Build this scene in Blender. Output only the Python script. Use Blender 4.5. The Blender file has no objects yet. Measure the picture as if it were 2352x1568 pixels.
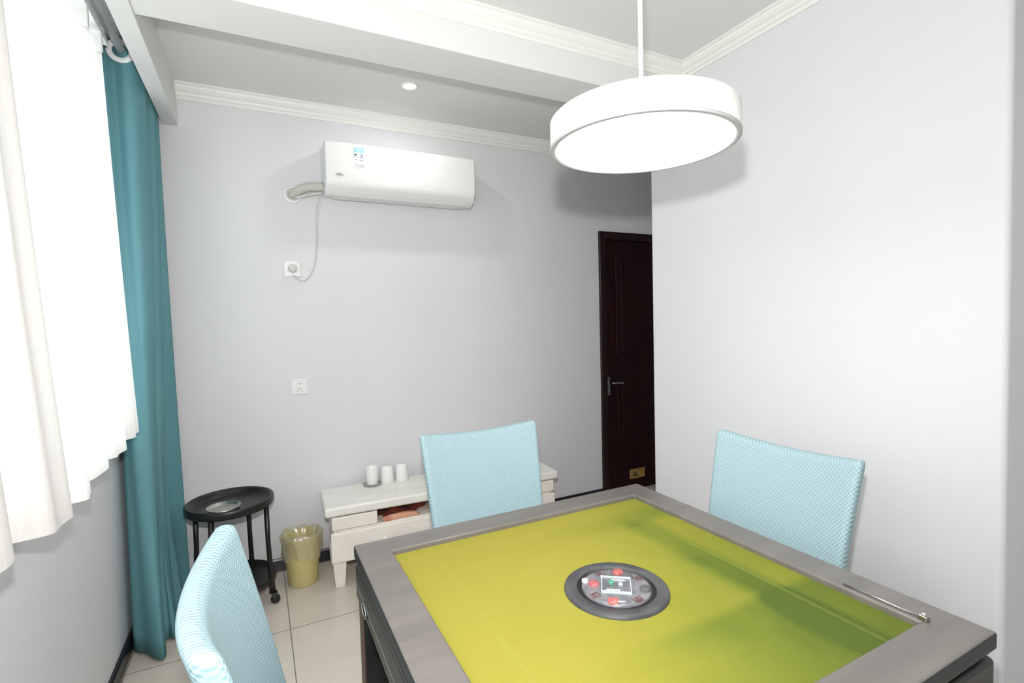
import bpy, bmesh, math, random
from mathutils import Vector, Matrix
random.seed(7)
PI = math.pi
SC = bpy.context.scene
COL = SC.collection
FLOOR, EYE = 0.0, 1.36

# ------------------------------------------------------------------ camera
def make_camera():
    yaw, pitch, roll = math.radians(26.916), math.radians(-2.467), math.radians(-1.472)
    cy, sy, cp, sp, cr, sr = math.cos(yaw), math.sin(yaw), math.cos(pitch), math.sin(pitch), math.cos(roll), math.sin(roll)
    F = Vector((sy*cp, cy*cp, sp)); R0 = Vector((cy, -sy, 0)); U0 = R0.cross(F)
    R = cr*R0 + sr*U0; U = -sr*R0 + cr*U0
    cam = bpy.data.cameras.new('camera'); o = bpy.data.objects.new('camera', cam); COL.objects.link(o)
    M = Matrix((( R.x, U.x, -F.x), (R.y, U.y, -F.y), (R.z, U.z, -F.z))).to_4x4()
    M.translation = Vector((0, 0, EYE)); o.matrix_world = M
    cam.sensor_width = 36; cam.lens = 36*1152.15/2352; cam.clip_start = 0.02
    SC.camera = o
make_camera()

# ------------------------------------------------------------------ world, light, exposure
SC.view_settings.view_transform = 'Standard'; SC.view_settings.look = 'None'
SC.view_settings.exposure = 0.42; SC.view_settings.gamma = 1; SC.view_settings.use_curve_mapping = False
w = bpy.data.worlds.new('world'); SC.world = w; w.use_nodes = True
bgn = w.node_tree.nodes['Background']; bgn.inputs[0].default_value = (0.90, 0.95, 1.0, 1); bgn.inputs[1].default_value = 2.7

def area(name, loc, target, size, power, color=(1, 1, 1), shape='DISK', spread=PI):
    l = bpy.data.lights.new(name, 'AREA'); l.shape = shape; l.size = size; l.energy = power; l.color = color; l.spread = spread
    o = bpy.data.objects.new(name, l); COL.objects.link(o); o.location = loc
    o.rotation_euler = (Vector(target)-Vector(loc)).to_track_quat('-Z', 'Y').to_euler()
    return o
# the photographer's flash, mounted 17 cm above the lens
area('camera_flash', (0, 0.02, EYE+0.174), (0.75, 2.6, EYE+0.25), 0.05, 23, (1.0, 0.985, 0.975), spread=PI)
# skylight coming in through the window (portal on the opening)
pl = bpy.data.lights.new('window_daylight', 'AREA'); pl.shape = 'RECTANGLE'; pl.size = 3.8; pl.size_y = 1.6
pl.cycles.is_portal = True
po = bpy.data.objects.new('window_daylight', pl); COL.objects.link(po); po.location = (-0.745, 0.58, 1.68); po.rotation_euler = (0, -PI/2, 0)
# unseen round ceiling lamps behind the camera, added to brighten the room
ADDED_LAMPS = [(0.3, -0.9), (1.3, -0.9)]

# ------------------------------------------------------------------ materials
def srgb(r, g, b):
    f = lambda c: (c/255/12.92) if c/255 <= 0.04045 else ((c/255+0.055)/1.055)**2.4
    return (f(r), f(g), f(b), 1)
def mat(name, col, rough=0.5, metal=0.0, spec=0.5, **kw):
    m = bpy.data.materials.new(name); m.use_nodes = True
    p = m.node_tree.nodes['Principled BSDF']
    p.inputs['Base Color'].default_value = col; p.inputs['Roughness'].default_value = rough
    p.inputs['Metallic'].default_value = metal; p.inputs['Specular IOR Level'].default_value = spec
    for k, v in kw.items():
        p.inputs[k.replace('_', ' ')].default_value = v
    return m
def nodes(m): return m.node_tree.nodes, m.node_tree.links, m.node_tree.nodes['Principled BSDF']
def mapped(m, scale=(1, 1, 1), rot=(0, 0, 0)):
    N, L, P = nodes(m)
    tc = N.new('ShaderNodeTexCoord'); mp = N.new('ShaderNodeMapping')
    mp.inputs['Scale'].default_value = scale; mp.inputs['Rotation'].default_value = rot
    L.new(tc.outputs['Object'], mp.inputs['Vector']); return mp
def noise_color(m, c1, c2, scale, detail=4, mapscale=(1, 1, 1), lo=0.35, hi=0.65):
    N, L, P = nodes(m); mp = mapped(m, mapscale)
    n = N.new('ShaderNodeTexNoise'); n.inputs['Scale'].default_value = scale; n.inputs['Detail'].default_value = detail
    L.new(mp.outputs[0], n.inputs['Vector'])
    r = N.new('ShaderNodeValToRGB'); r.color_ramp.elements[0].position = lo; r.color_ramp.elements[1].position = hi
    r.color_ramp.elements[0].color = c1; r.color_ramp.elements[1].color = c2
    L.new(n.outputs['Fac'], r.inputs[0]); L.new(r.outputs[0], P.inputs['Base Color']); return n, r
def noise_bump(m, scale, strength, dist=0.002, mapscale=(1, 1, 1)):
    N, L, P = nodes(m); mp = mapped(m, mapscale)
    n = N.new('ShaderNodeTexNoise'); n.inputs['Scale'].default_value = scale; n.inputs['Detail'].default_value = 4
    L.new(mp.outputs[0], n.inputs['Vector'])
    b = N.new('ShaderNodeBump'); b.inputs['Strength'].default_value = strength; b.inputs['Distance'].default_value = dist
    L.new(n.outputs['Fac'], b.inputs['Height']); L.new(b.outputs[0], P.inputs['Normal'])

M = {}
M['wall'] = mat('wall_paint', srgb(214, 213, 214), 0.75, spec=0.2)
noise_color(M['wall'], srgb(224, 224, 228), srgb(229, 229, 231), 1.2, 3, (1, 1, 0.35)); noise_bump(M['wall'], 60, 0.12, 0.001, (1, 1, 0.1))
M['ceil'] = mat('ceiling_paint', srgb(230, 230, 228), 0.8, spec=0.2); noise_bump(M['ceil'], 40, 0.08, 0.001)
M['crown'] = mat('crown_paint', srgb(242, 242, 238), 0.45); noise_bump(M['crown'], 50, 0.05, 0.001)
M['black_base'] = mat('black_skirting', srgb(22, 24, 30), 0.3); noise_color(M['black_base'], srgb(16, 18, 24), srgb(28, 30, 38), 6)
M['white_plastic'] = mat('white_plastic', srgb(238, 238, 236), 0.3); noise_bump(M['white_plastic'], 80, 0.03, 0.0005)
M['ac_white'] = mat('air_conditioner_white', srgb(236, 237, 234), 0.28); noise_bump(M['ac_white'], 30, 0.02, 0.0005)
M['grey_plastic'] = mat('grey_plastic', srgb(172, 173, 172), 0.45); noise_bump(M['grey_plastic'], 60, 0.05, 0.0005)
M['dark_slot'] = mat('dark_slot', srgb(60, 62, 62), 0.6); noise_bump(M['dark_slot'], 60, 0.05, 0.0005)
M['tape'] = mat('pipe_tape', srgb(206, 203, 192), 0.6); noise_bump(M['tape'], 40, 0.5, 0.003, (12, 1, 1))
M['cord'] = mat('white_cord', srgb(212, 211, 207), 0.45); noise_bump(M['cord'], 60, 0.05, 0.0005)
M['label_blue'] = mat('label_blue', srgb(170, 214, 226), 0.5); noise_color(M['label_blue'], srgb(160, 208, 222), srgb(182, 220, 230), 60)
M['label_white'] = mat('label_white', srgb(236, 240, 244), 0.5); noise_bump(M['label_white'], 60, 0.05, 0.0005)
M['label_ink'] = mat('label_ink', srgb(166, 172, 180), 0.5); noise_bump(M['label_ink'], 60, 0.05, 0.0005)
M['stand'] = mat('stand_paint', srgb(232, 226, 214), 0.35); noise_color(M['stand'], srgb(238, 230, 220), srgb(245, 239, 231), 5, 5, (1, 1, 4)); 
M['stand_top'] = mat('stand_top_paint', srgb(226, 224, 212), 0.16); noise_color(M['stand_top'], srgb(234, 232, 222), srgb(243, 242, 235), 4, 5, (1, 4, 1))
M['cup'] = mat('cup_porcelain', srgb(246, 246, 244), 0.2); noise_bump(M['cup'], 20, 0.02, 0.0005)
M['black_plastic'] = mat('black_plastic', srgb(26, 25, 24), 0.35); noise_bump(M['black_plastic'], 120, 0.1, 0.0005)
M['steel'] = mat('brushed_steel', srgb(190, 188, 182), 0.28, 1.0); noise_bump(M['steel'], 20, 0.1, 0.0005, (1, 30, 1))
M['chrome'] = mat('chrome', srgb(205, 205, 205), 0.15, 1.0); noise_bump(M['chrome'], 60, 0.03, 0.0003)
M['teal'] = mat('teal_curtain', srgb(78, 148, 158), 0.75, spec=0.25); M['teal'].node_tree.nodes['Principled BSDF'].inputs['Sheen Weight'].default_value = 0.0
noise_color(M['teal'], srgb(90, 140, 148), srgb(106, 156, 163), 3, 4, (1, 1, 0.3)); noise_bump(M['teal'], 500, 0.25, 0.001, (1, 1, 0.6))
M['bin'] = mat('yellow_bin', srgb(206, 190, 120), 0.4); noise_color(M['bin'], srgb(198, 184, 122), srgb(212, 200, 142), 7)
M['cloth_red'] = mat('dark_red_cloth', srgb(88, 30, 22), 0.85); noise_color(M['cloth_red'], srgb(50, 18, 14), srgb(128, 48, 34), 18, 4)
M['cloth_orange'] = mat('orange_paper', srgb(206, 140, 110), 0.7); noise_color(M['cloth_orange'], srgb(196, 124, 92), srgb(224, 176, 150), 22)
M['brass'] = mat('brass', srgb(196, 162, 96), 0.4, 0.6); noise_color(M['brass'], srgb(186, 150, 84), srgb(212, 182, 118), 18)
M['ink_brown'] = mat('dark_brown_ink', srgb(52, 34, 20), 0.6); noise_bump(M['ink_brown'], 60, 0.05, 0.0005)
M['door'] = mat('dark_red_wood', srgb(44, 14, 17), 0.5, spec=0.25)
noise_color(M['door'], srgb(24, 7, 10), srgb(44, 13, 17), 9, 6, (6, 1, 0.5)); 
M['door_frame'] = mat('dark_brown_wood', srgb(36, 14, 14), 0.35); noise_color(M['door_frame'], srgb(22, 8, 9), srgb(40, 15, 15), 9, 6, (6, 1, 0.5))
M['table_top'] = mat('grey_brown_wood', srgb(142, 133, 126), 0.33, spec=0.5)
noise_color(M['table_top'], srgb(104, 99, 95), srgb(117, 112, 107), 3.0, 8, (1, 8, 1), 0.3, 0.7)
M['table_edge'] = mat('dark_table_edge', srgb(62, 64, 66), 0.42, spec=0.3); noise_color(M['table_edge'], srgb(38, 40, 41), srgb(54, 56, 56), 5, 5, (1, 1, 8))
M['table_black'] = mat('table_black', srgb(30, 29, 29), 0.3); noise_bump(M['table_black'], 60, 0.05, 0.0005)
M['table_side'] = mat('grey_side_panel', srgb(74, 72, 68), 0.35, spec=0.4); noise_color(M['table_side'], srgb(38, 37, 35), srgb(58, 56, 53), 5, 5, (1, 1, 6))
M['ring_grey'] = mat('grey_ring', srgb(110, 110, 112), 0.5); noise_color(M['ring_grey'], srgb(60, 60, 64), srgb(78, 78, 80), 16)
M['plate_grey'] = mat('silver_plate', srgb(158, 158, 160), 0.25, 0.3); noise_color(M['plate_grey'], srgb(112, 114, 118), srgb(150, 144, 150), 40)
M['pink'] = mat('pink_button', srgb(226, 108, 108), 0.3); noise_color(M['pink'], srgb(178, 66, 74), srgb(204, 112, 106), 80)
M['symbol_red'] = mat('dark_red_symbol', srgb(96, 28, 26), 0.5); noise_bump(M['symbol_red'], 60, 0.05, 0.0005)
M['die_green'] = mat('green_die', srgb(70, 150, 128), 0.3); noise_bump(M['die_green'], 60, 0.05, 0.0005)
M['white_ink'] = mat('pale_marking', srgb(212, 222, 218), 0.4); noise_bump(M['white_ink'], 60, 0.05, 0.0005)
M['brown_wood'] = mat('brown_leg_wood', srgb(70, 48, 34), 0.45); noise_color(M['brown_wood'], srgb(58, 38, 26), srgb(86, 60, 42), 8, 5, (1, 1, 0.2))
M['window_frame'] = mat('window_frame_white', srgb(225, 228, 230), 0.4); noise_bump(M['window_frame'], 50, 0.04, 0.0005)

# knitted cover: waffle cells from two crossed sine waves
M['knit'] = mat('pale_blue_knit', srgb(172, 212, 222), 0.85, spec=0.2); M['knit'].node_tree.nodes['Principled BSDF'].inputs['Sheen Weight'].default_value = 0.0
def knit_nodes(m, k=620):
    N, L, P = nodes(m); tc = N.new('ShaderNodeTexCoord'); sp = N.new('ShaderNodeSeparateXYZ'); L.new(tc.outputs['Object'], sp.inputs[0])
    def sn(sock, k):
        a = N.new('ShaderNodeMath'); a.operation = 'MULTIPLY'; a.inputs[1].default_value = k; L.new(sock, a.inputs[0])
        b = N.new('ShaderNodeMath'); b.operation = 'SINE'; L.new(a.outputs[0], b.inputs[0]); return b.outputs[0]
    ad = N.new('ShaderNodeMath'); ad.operation = 'ADD'; L.new(sp.outputs[0], ad.inputs[0]); L.new(sp.outputs[1], ad.inputs[1])
    mu = N.new('ShaderNodeMath'); mu.operation = 'MULTIPLY'
    L.new(sn(sp.outputs[0], k), mu.inputs[0]); L.new(sn(sp.outputs[2], k*0.8), mu.inputs[1])
    r = N.new('ShaderNodeMapRange'); r.inputs[1].default_value = -1; r.inputs[2].default_value = 1; L.new(mu.outputs[0], r.inputs[0])
    cr = N.new('ShaderNodeValToRGB'); cr.color_ramp.elements[0].color = srgb(136, 164, 173); cr.color_ramp.elements[1].color = srgb(178, 202, 208)
    L.new(r.outputs[0], cr.inputs[0]); L.new(cr.outputs[0], P.inputs['Base Color'])
    b = N.new('ShaderNodeBump'); b.inputs['Strength'].default_value = 0.45; b.inputs['Distance'].default_value = 0.002
    L.new(r.outputs[0], b.inputs['Height']); L.new(b.outputs[0], P.inputs['Normal'])
knit_nodes(M['knit'])

# felt: yellow worn cloth, green pile left between the tile lanes
M['felt'] = mat('yellow_green_felt', srgb(190, 186, 60), 0.95, spec=0.1)
def felt_nodes(m):
    N, L, P = nodes(m); tc = N.new('ShaderNodeTexCoord'); sp = N.new('ShaderNodeSeparateXYZ'); L.new(tc.outputs['Object'], sp.inputs[0])
    def mth(op, a, b=None, c=None):
        n = N.new('ShaderNodeMath'); n.operation = op
        for i, v in enumerate((a, b, c)):
            if v is None: continue
            if isinstance(v, (int, float)): n.inputs[i].default_value = v
            else: L.new(v, n.inputs[i])
        return n.outputs[0]
    def sm(v, a, b):
        n = N.new('ShaderNodeMapRange'); n.interpolation_type = 'SMOOTHSTEP'; n.inputs[1].default_value = a; n.inputs[2].default_value = b
        L.new(v, n.inputs[0]); return n.outputs[0]
    def noise(scale, det, dist=0.0, ms=(1, 1, 1)):
        mp = mapped(m, ms); n = N.new('ShaderNodeTexNoise'); n.inputs['Scale'].default_value = scale; n.inputs['Detail'].default_value = det
        n.inputs['Distortion'].default_value = dist; L.new(mp.outputs[0], n.inputs['Vector']); return n.outputs['Fac']
    X, Y = sp.outputs[0], sp.outputs[1]
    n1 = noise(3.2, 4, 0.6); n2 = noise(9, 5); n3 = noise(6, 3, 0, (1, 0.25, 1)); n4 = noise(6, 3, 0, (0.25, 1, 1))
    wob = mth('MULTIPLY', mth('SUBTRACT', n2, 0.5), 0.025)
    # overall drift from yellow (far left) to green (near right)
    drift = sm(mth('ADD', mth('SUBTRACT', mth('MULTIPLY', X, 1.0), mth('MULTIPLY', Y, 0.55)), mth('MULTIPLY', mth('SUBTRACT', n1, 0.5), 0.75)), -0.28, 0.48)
    Xw = mth('ADD', X, wob); Yw = mth('ADD', Y, wob)
    # lane along the right side, lane along the near side, faint lanes left and far
    bandR = mth('MULTIPLY', sm(Xw, 0.21, 0.27), mth('SUBTRACT', 1.0, sm(Xw, 0.30, 0.35)))
    bandR = mth('MULTIPLY', bandR, mth('SUBTRACT', 1.0, sm(Y, 0.24, 0.28)))
    bandR = mth('MULTIPLY', bandR, sm(n3, 0.1, 0.5))
    bandN = mth('MULTIPLY', mth('SUBTRACT', 1.0, sm(Yw, -0.21, -0.17)), sm(X, -0.25, 0.05))
    bandF = mth('MULTIPLY', mth('MULTIPLY', sm(Yw, 0.22, 0.27), mth('SUBTRACT', 1.0, sm(Yw, 0.29, 0.36))), sm(X, -0.1, 0.22))
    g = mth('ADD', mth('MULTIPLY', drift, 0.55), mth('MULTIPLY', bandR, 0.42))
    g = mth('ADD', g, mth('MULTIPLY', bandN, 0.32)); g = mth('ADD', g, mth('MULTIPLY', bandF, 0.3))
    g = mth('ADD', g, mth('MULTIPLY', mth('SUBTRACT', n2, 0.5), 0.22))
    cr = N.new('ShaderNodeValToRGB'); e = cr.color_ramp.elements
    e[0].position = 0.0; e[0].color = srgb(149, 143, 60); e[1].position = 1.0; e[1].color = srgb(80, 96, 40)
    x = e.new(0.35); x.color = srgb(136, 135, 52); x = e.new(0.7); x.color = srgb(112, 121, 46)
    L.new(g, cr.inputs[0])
    # pale lines worn by the tile walls
    def line(v, at, wd):
        a = mth('ABSOLUTE', mth('SUBTRACT', v, at)); return mth('SUBTRACT', 1.0, sm(a, 0.0, wd))
    ln = mth('ADD', line(X, 0.315, 0.005), line(X, -0.31, 0.005)); ln = mth('ADD', ln, line(Y, 0.25, 0.006))
    ln = mth('MULTIPLY', mth('MULTIPLY', ln, sm(n1, 0.3, 0.6)), 0.28)
    mx = N.new('ShaderNodeMixRGB'); mx.inputs[2].default_value = srgb(160, 160, 84)
    L.new(ln, mx.inputs[0]); L.new(cr.outputs[0], mx.inputs[1]); L.new(mx.outputs[0], P.inputs['Base Color'])
    fb = noise(700, 2); b = N.new('ShaderNodeBump'); b.inputs['Strength'].default_value = 0.3; b.inputs['Distance'].default_value = 0.001
    L.new(fb, b.inputs['Height']); L.new(b.outputs[0], P.inputs['Normal'])
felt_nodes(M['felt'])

# floor tiles
M['floor'] = mat('cream_floor_tile', srgb(206, 198, 184), 0.18)
def floor_nodes(m, s=0.6, ox=0.078, oy=0.02, g=0.0022):
    N, L, P = nodes(m); tc = N.new('ShaderNodeTexCoord'); sp = N.new('ShaderNodeSeparateXYZ'); L.new(tc.outputs['Object'], sp.inputs[0])
    def edge(sock, off):
        a = N.new('ShaderNodeMath'); a.operation = 'SUBTRACT'; L.new(sock, a.inputs[0]); a.inputs[1].default_value = off
        b = N.new('ShaderNodeMath'); b.operation = 'PINGPONG'; L.new(a.outputs[0], b.inputs[0]); b.inputs[1].default_value = s/2
        c = N.new('ShaderNodeMath'); c.operation = 'LESS_THAN'; L.new(b.outputs[0], c.inputs[0]); c.inputs[1].default_value = g; return c.outputs[0]
    mx = N.new('ShaderNodeMath'); mx.operation = 'MAXIMUM'; L.new(edge(sp.outputs[0], ox), mx.inputs[0]); L.new(edge(sp.outputs[1], oy), mx.inputs[1])
    mp = mapped(m); n = N.new('ShaderNodeTexNoise'); n.inputs['Scale'].default_value = 5; n.inputs['Detail'].default_value = 6; L.new(mp.outputs[0], n.inputs['Vector'])
    r = N.new('ShaderNodeValToRGB'); r.color_ramp.elements[0].color = srgb(208, 199, 184); r.color_ramp.elements[1].color = srgb(222, 215, 202)
    L.new(n.outputs['Fac'], r.inputs[0])
    c = N.new('ShaderNodeMixRGB'); c.inputs[2].default_value = srgb(128, 122, 112); L.new(mx.outputs[0], c.inputs[0]); L.new(r.outputs[0], c.inputs[1]); L.new(c.outputs[0], P.inputs['Base Color'])
floor_nodes(M['floor'])

def custom(name, build):
    m = bpy.data.materials.new(name); m.use_nodes = True; N = m.node_tree.nodes; L = m.node_tree.links
    N.remove(N['Principled BSDF']); out = N['Material Output']; build(N, L, out); return m
def sheer_build(N, L, out):
    tr = N.new('ShaderNodeBsdfTranslucent'); tr.inputs[0].default_value = srgb(252, 252, 250)
    df = N.new('ShaderNodeBsdfDiffuse'); df.inputs[0].default_value = srgb(253, 248, 243)
    tp = N.new('ShaderNodeBsdfTransparent')
    m1 = N.new('ShaderNodeMixShader'); m1.inputs[0].default_value = 0.45; L.new(df.outputs[0], m1.inputs[1]); L.new(tr.outputs[0], m1.inputs[2])
    tc = N.new('ShaderNodeTexCoord'); mp = N.new('ShaderNodeMapping'); mp.inputs['Scale'].default_value = (1, 1, 0.03); L.new(tc.outputs['Object'], mp.inputs[0])
    n = N.new('ShaderNodeTexNoise'); n.inputs['Scale'].default_value = 90; n.inputs['Detail'].default_value = 3; L.new(mp.outputs[0], n.inputs['Vector'])
    r = N.new('ShaderNodeMapRange'); r.inputs[1].default_value = 0.3; r.inputs[2].default_value = 0.7; r.inputs[3].default_value = 0.03; r.inputs[4].default_value = 0.13; L.new(n.outputs['Fac'], r.inputs[0])
    m2 = N.new('ShaderNodeMixShader'); L.new(r.outputs[0], m2.inputs[0]); L.new(m1.outputs[0], m2.inputs[1]); L.new(tp.outputs[0], m2.inputs[2])
    L.new(m2.outputs[0], out.inputs[0])
M['sheer'] = custom('white_sheer', sheer_build)
def thin(col, gl, rough, tpmix):
    def b(N, L, out):
        tp = N.new('ShaderNodeBsdfTransparent'); tp.inputs[0].default_value = col
        g = N.new('ShaderNodeBsdfGlossy'); g.inputs['Roughness'].default_value = rough
        df = N.new('ShaderNodeBsdfTranslucent'); df.inputs[0].default_value = col
        d2 = N.new('ShaderNodeBsdfDiffuse'); d2.inputs[0].default_value = col
        mm = N.new('ShaderNodeMixShader'); mm.inputs[0].default_value = 0.5; L.new(df.outputs[0], mm.inputs[1]); L.new(d2.outputs[0], mm.inputs[2])
        n = N.new('ShaderNodeTexNoise'); n.inputs['Scale'].default_value = 25
        r = N.new('ShaderNodeMapRange'); r.inputs[3].default_value = max(0, tpmix-0.05); r.inputs[4].default_value = min(1, tpmix+0.05); L.new(n.outputs['Fac'], r.inputs[0])
        m1 = N.new('ShaderNodeMixShader'); L.new(r.outputs[0], m1.inputs[0]); L.new(mm.outputs[0], m1.inputs[1]); L.new(tp.outputs[0], m1.inputs[2])
        m2 = N.new('ShaderNodeMixShader'); m2.inputs[0].default_value = gl; L.new(m1.outputs[0], m2.inputs[1]); L.new(g.outputs[0], m2.inputs[2])
        L.new(m2.outputs[0], out.inputs[0])
    return b
M['glass'] = custom('window_glass', thin((0.97, 0.99, 0.98, 1), 0.06, 0.02, 1.0))
M['bag'] = custom('thin_yellow_bag', thin((0.97, 0.95, 0.82, 1), 0.10, 0.25, 0.66))
M['clear'] = custom('clear_dome', thin((0.95, 0.96, 0.97, 1), 0.10, 0.04, 0.95))
def emit(col, s):
    def b(N, L, out):
        e = N.new('ShaderNodeEmission'); e.inputs[0].default_value = col; e.inputs[1].default_value = s; L.new(e.outputs[0], out.inputs[0])
    return b
M['lamp_glow'] = custom('lamp_diffuser', emit((1, 0.985, 0.97, 1), 14.0))
M['spot_glow'] = custom('downlight_glow', emit((1, 0.985, 0.965, 1), 210.0))
M['added_glow'] = custom('added_lamp_glow', emit((1, 0.985, 0.97, 1), 9.0))
def shade_build(N, L, out):   # white acrylic drum lit from inside
    p = N.new('ShaderNodeBsdfPrincipled'); p.inputs['Base Color'].default_value = srgb(226, 225, 221); p.inputs['Roughness'].default_value = 0.4
    p.inputs['Emission Color'].default_value = (1, 0.99, 0.96, 1); p.inputs['Emission Strength'].default_value = 0.06
    L.new(p.outputs[0], out.inputs[0])
M['lamp_shade'] = custom('white_lamp_drum', shade_build)

# ------------------------------------------------------------------ mesh helpers
def new(): return bmesh.new()
def box(bm, x0, x1, y0, y1, z0, z1, mi=0, Mx=None):
    v = [bm.verts.new((x, y, z)) for z in (z0, z1) for y in (y0, y1) for x in (x0, x1)]
    F = [(0, 2, 3, 1), (4, 5, 7, 6), (0, 1, 5, 4), (2, 6, 7, 3), (0, 4, 6, 2), (1, 3, 7, 5)]
    for f in F:
        fc = bm.faces.new([v[i] for i in f]); fc.material_index = mi
    if Mx: bmesh.ops.transform(bm, matrix=Mx, verts=v)
    return v
def lathe(bm, prof, c=(0, 0, 0), seg=48, mi=0, sx=1, sy=1, mis=None):
    rings = []
    for r, z in prof:
        if r < 1e-6: rings.append([bm.verts.new((c[0], c[1], c[2]+z))])
        else: rings.append([bm.verts.new((c[0]+r*sx*math.cos(2*PI*i/seg), c[1]+r*sy*math.sin(2*PI*i/seg), c[2]+z)) for i in range(seg)])
    for k, (a, b) in enumerate(zip(rings[:-1], rings[1:])):
        for i in range(seg):
            j = (i+1) % seg
            vs = ([a[0]] if len(a) == 1 else [a[i], a[j]]) + ([b[0]] if len(b) == 1 else [b[j], b[i]])
            if len(vs) >= 3:
                f = bm.faces.new(vs); f.material_index = mis[k] if mis else mi; f.smooth = True
    return rings
def tube(bm, pts, r, seg=10, mi=0, caps=True):
    pts = [Vector(p) for p in pts]; rr = r if isinstance(r, (list, tuple)) else [r]*len(pts)
    prev = None; rings = []
    for i, p in enumerate(pts):
        t = (pts[min(i+1, len(pts)-1)]-pts[max(i-1, 0)]).normalized()
        if prev is None:
            a = t.cross(Vector((0, 0, 1)));
            if a.length < 1e-3: a = t.cross(Vector((1, 0, 0)))
            a.normalize()
        else:
            a = prev - t*prev.dot(t); a.normalize()
        prev = a; b = t.cross(a)
        rings.append([bm.verts.new(p+rr[i]*(math.cos(2*PI*k/seg)*a+math.sin(2*PI*k/seg)*b)) for k in range(seg)])
    for A, B in zip(rings[:-1], rings[1:]):
        for k in range(seg):
            f = bm.faces.new([A[k], A[(k+1) % seg], B[(k+1) % seg], B[k]]); f.smooth = True; f.material_index = mi
    if caps:
        bm.faces.new(rings[0][::-1]).material_index = mi; bm.faces.new(rings[-1]).material_index = mi
def spline(pts, n=8):
    P = [Vector(p) for p in pts]; P = [P[0]*2-P[1]]+P+[P[-1]*2-P[-2]]; o = []
    for i in range(1, len(P)-2):
        for k in range(n):
            t = k/n; a, b, c, d = P[i-1], P[i], P[i+1], P[i+2]
            o.append(0.5*((2*b)+(c-a)*t+(2*a-5*b+4*c-d)*t*t+(3*b-a-3*c+d)*t**3))
    o.append(P[-2]); return o
def prism(bm, poly, p0, p1, ax, bx, mi=0):
    """poly of (a, b) swept from p0 to p1; a along ax, b along bx"""
    ax, bx, p0, p1 = Vector(ax), Vector(bx), Vector(p0), Vector(p1)
    A = [bm.verts.new(p0+a*ax+b*bx) for a, b in poly]; B = [bm.verts.new(p1+a*ax+b*bx) for a, b in poly]
    n = len(poly)
    for i in range(n): bm.faces.new([A[i], A[(i+1) % n], B[(i+1) % n], B[i]]).material_index = mi
    bm.faces.new(A[::-1]).material_index = mi; bm.faces.new(B).material_index = mi
    bmesh.ops.recalc_face_normals(bm, faces=bm.faces)
def obj(name, bm, m, parent=None, bevel=0, seg=3, smooth=False, loc=None, angle=35, subsurf=0, solid=0):
    bmesh.ops.recalc_face_normals(bm, faces=bm.faces) if smooth != 'keep' else None
    me = bpy.data.meshes.new(name); bm.to_mesh(me); bm.free()
    for x in (m if isinstance(m, (list, tuple)) else [m]): me.materials.append(x)
    if smooth: me.polygons.foreach_set('use_smooth', [True]*len(me.polygons))
    o = bpy.data.objects.new(name, me); COL.objects.link(o)
    if loc: o.location = loc
    if parent: o.parent = parent
    if solid:
        s = o.modifiers.new('solid', 'SOLIDIFY'); s.thickness = solid; s.offset = 0
    if bevel:
        b = o.modifiers.new('bevel', 'BEVEL'); b.width = bevel; b.segments = seg; b.limit_method = 'ANGLE'; b.angle_limit = math.radians(angle)
        b.harden_normals = False
        me.polygons.foreach_set('use_smooth', [True]*len(me.polygons))
        wn = o.modifiers.new('wn', 'WEIGHTED_NORMAL'); wn.keep_sharp = False; wn.weight = 90
    if subsurf:
        s = o.modifiers.new('sub', 'SUBSURF'); s.levels = subsurf; s.render_levels = subsurf
    return o
def tag(o, label, cat, group=None):
    o['label'] = label; o['category'] = cat
    if group: o['group'] = group
    return o
def thing(name, label, cat, loc=(0, 0, 0), rotz=0, group=None):
    o = bpy.data.objects.new(name, None); COL.objects.link(o); o.location = loc; o.rotation_euler = (0, 0, rotz); o.empty_display_size = 0.05
    return tag(o, label, cat, group)
def struct(name, bm, m, **k):
    o = obj(name, bm, m, **k); o['kind'] = 'structure'; return o
def copy_thing(root, loc, rotz, label):
    r = root.copy(); COL.objects.link(r); r.location = loc; r.rotation_euler = (0, 0, rotz); r['label'] = label
    for ch in list(root.children):
        c = ch.copy(); COL.objects.link(c); c.parent = r
        for g in list(ch.children):
            d = g.copy(); COL.objects.link(d); d.parent = c
    return r

# ------------------------------------------------------------------ room dimensions
XL, XR, YB, YN, ZC, XF = -0.54, 1.88, 3.04, -2.2, 2.58, 3.60
ZN = 2.55           # lower ceiling of the near half
YC = 2.05           # far end of the right wall
YR = 0.625          # near end of the right wall
ZS = 2.38           # underside of beam and pelmet
WY0, WY1, WZ0, WZ1 = 1.56, 2.46, 0.93, 2.44   # window opening in view
VY0, VY1 = -1.30, 1.05                         # unseen second opening beside the camera, added to let in light

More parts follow.
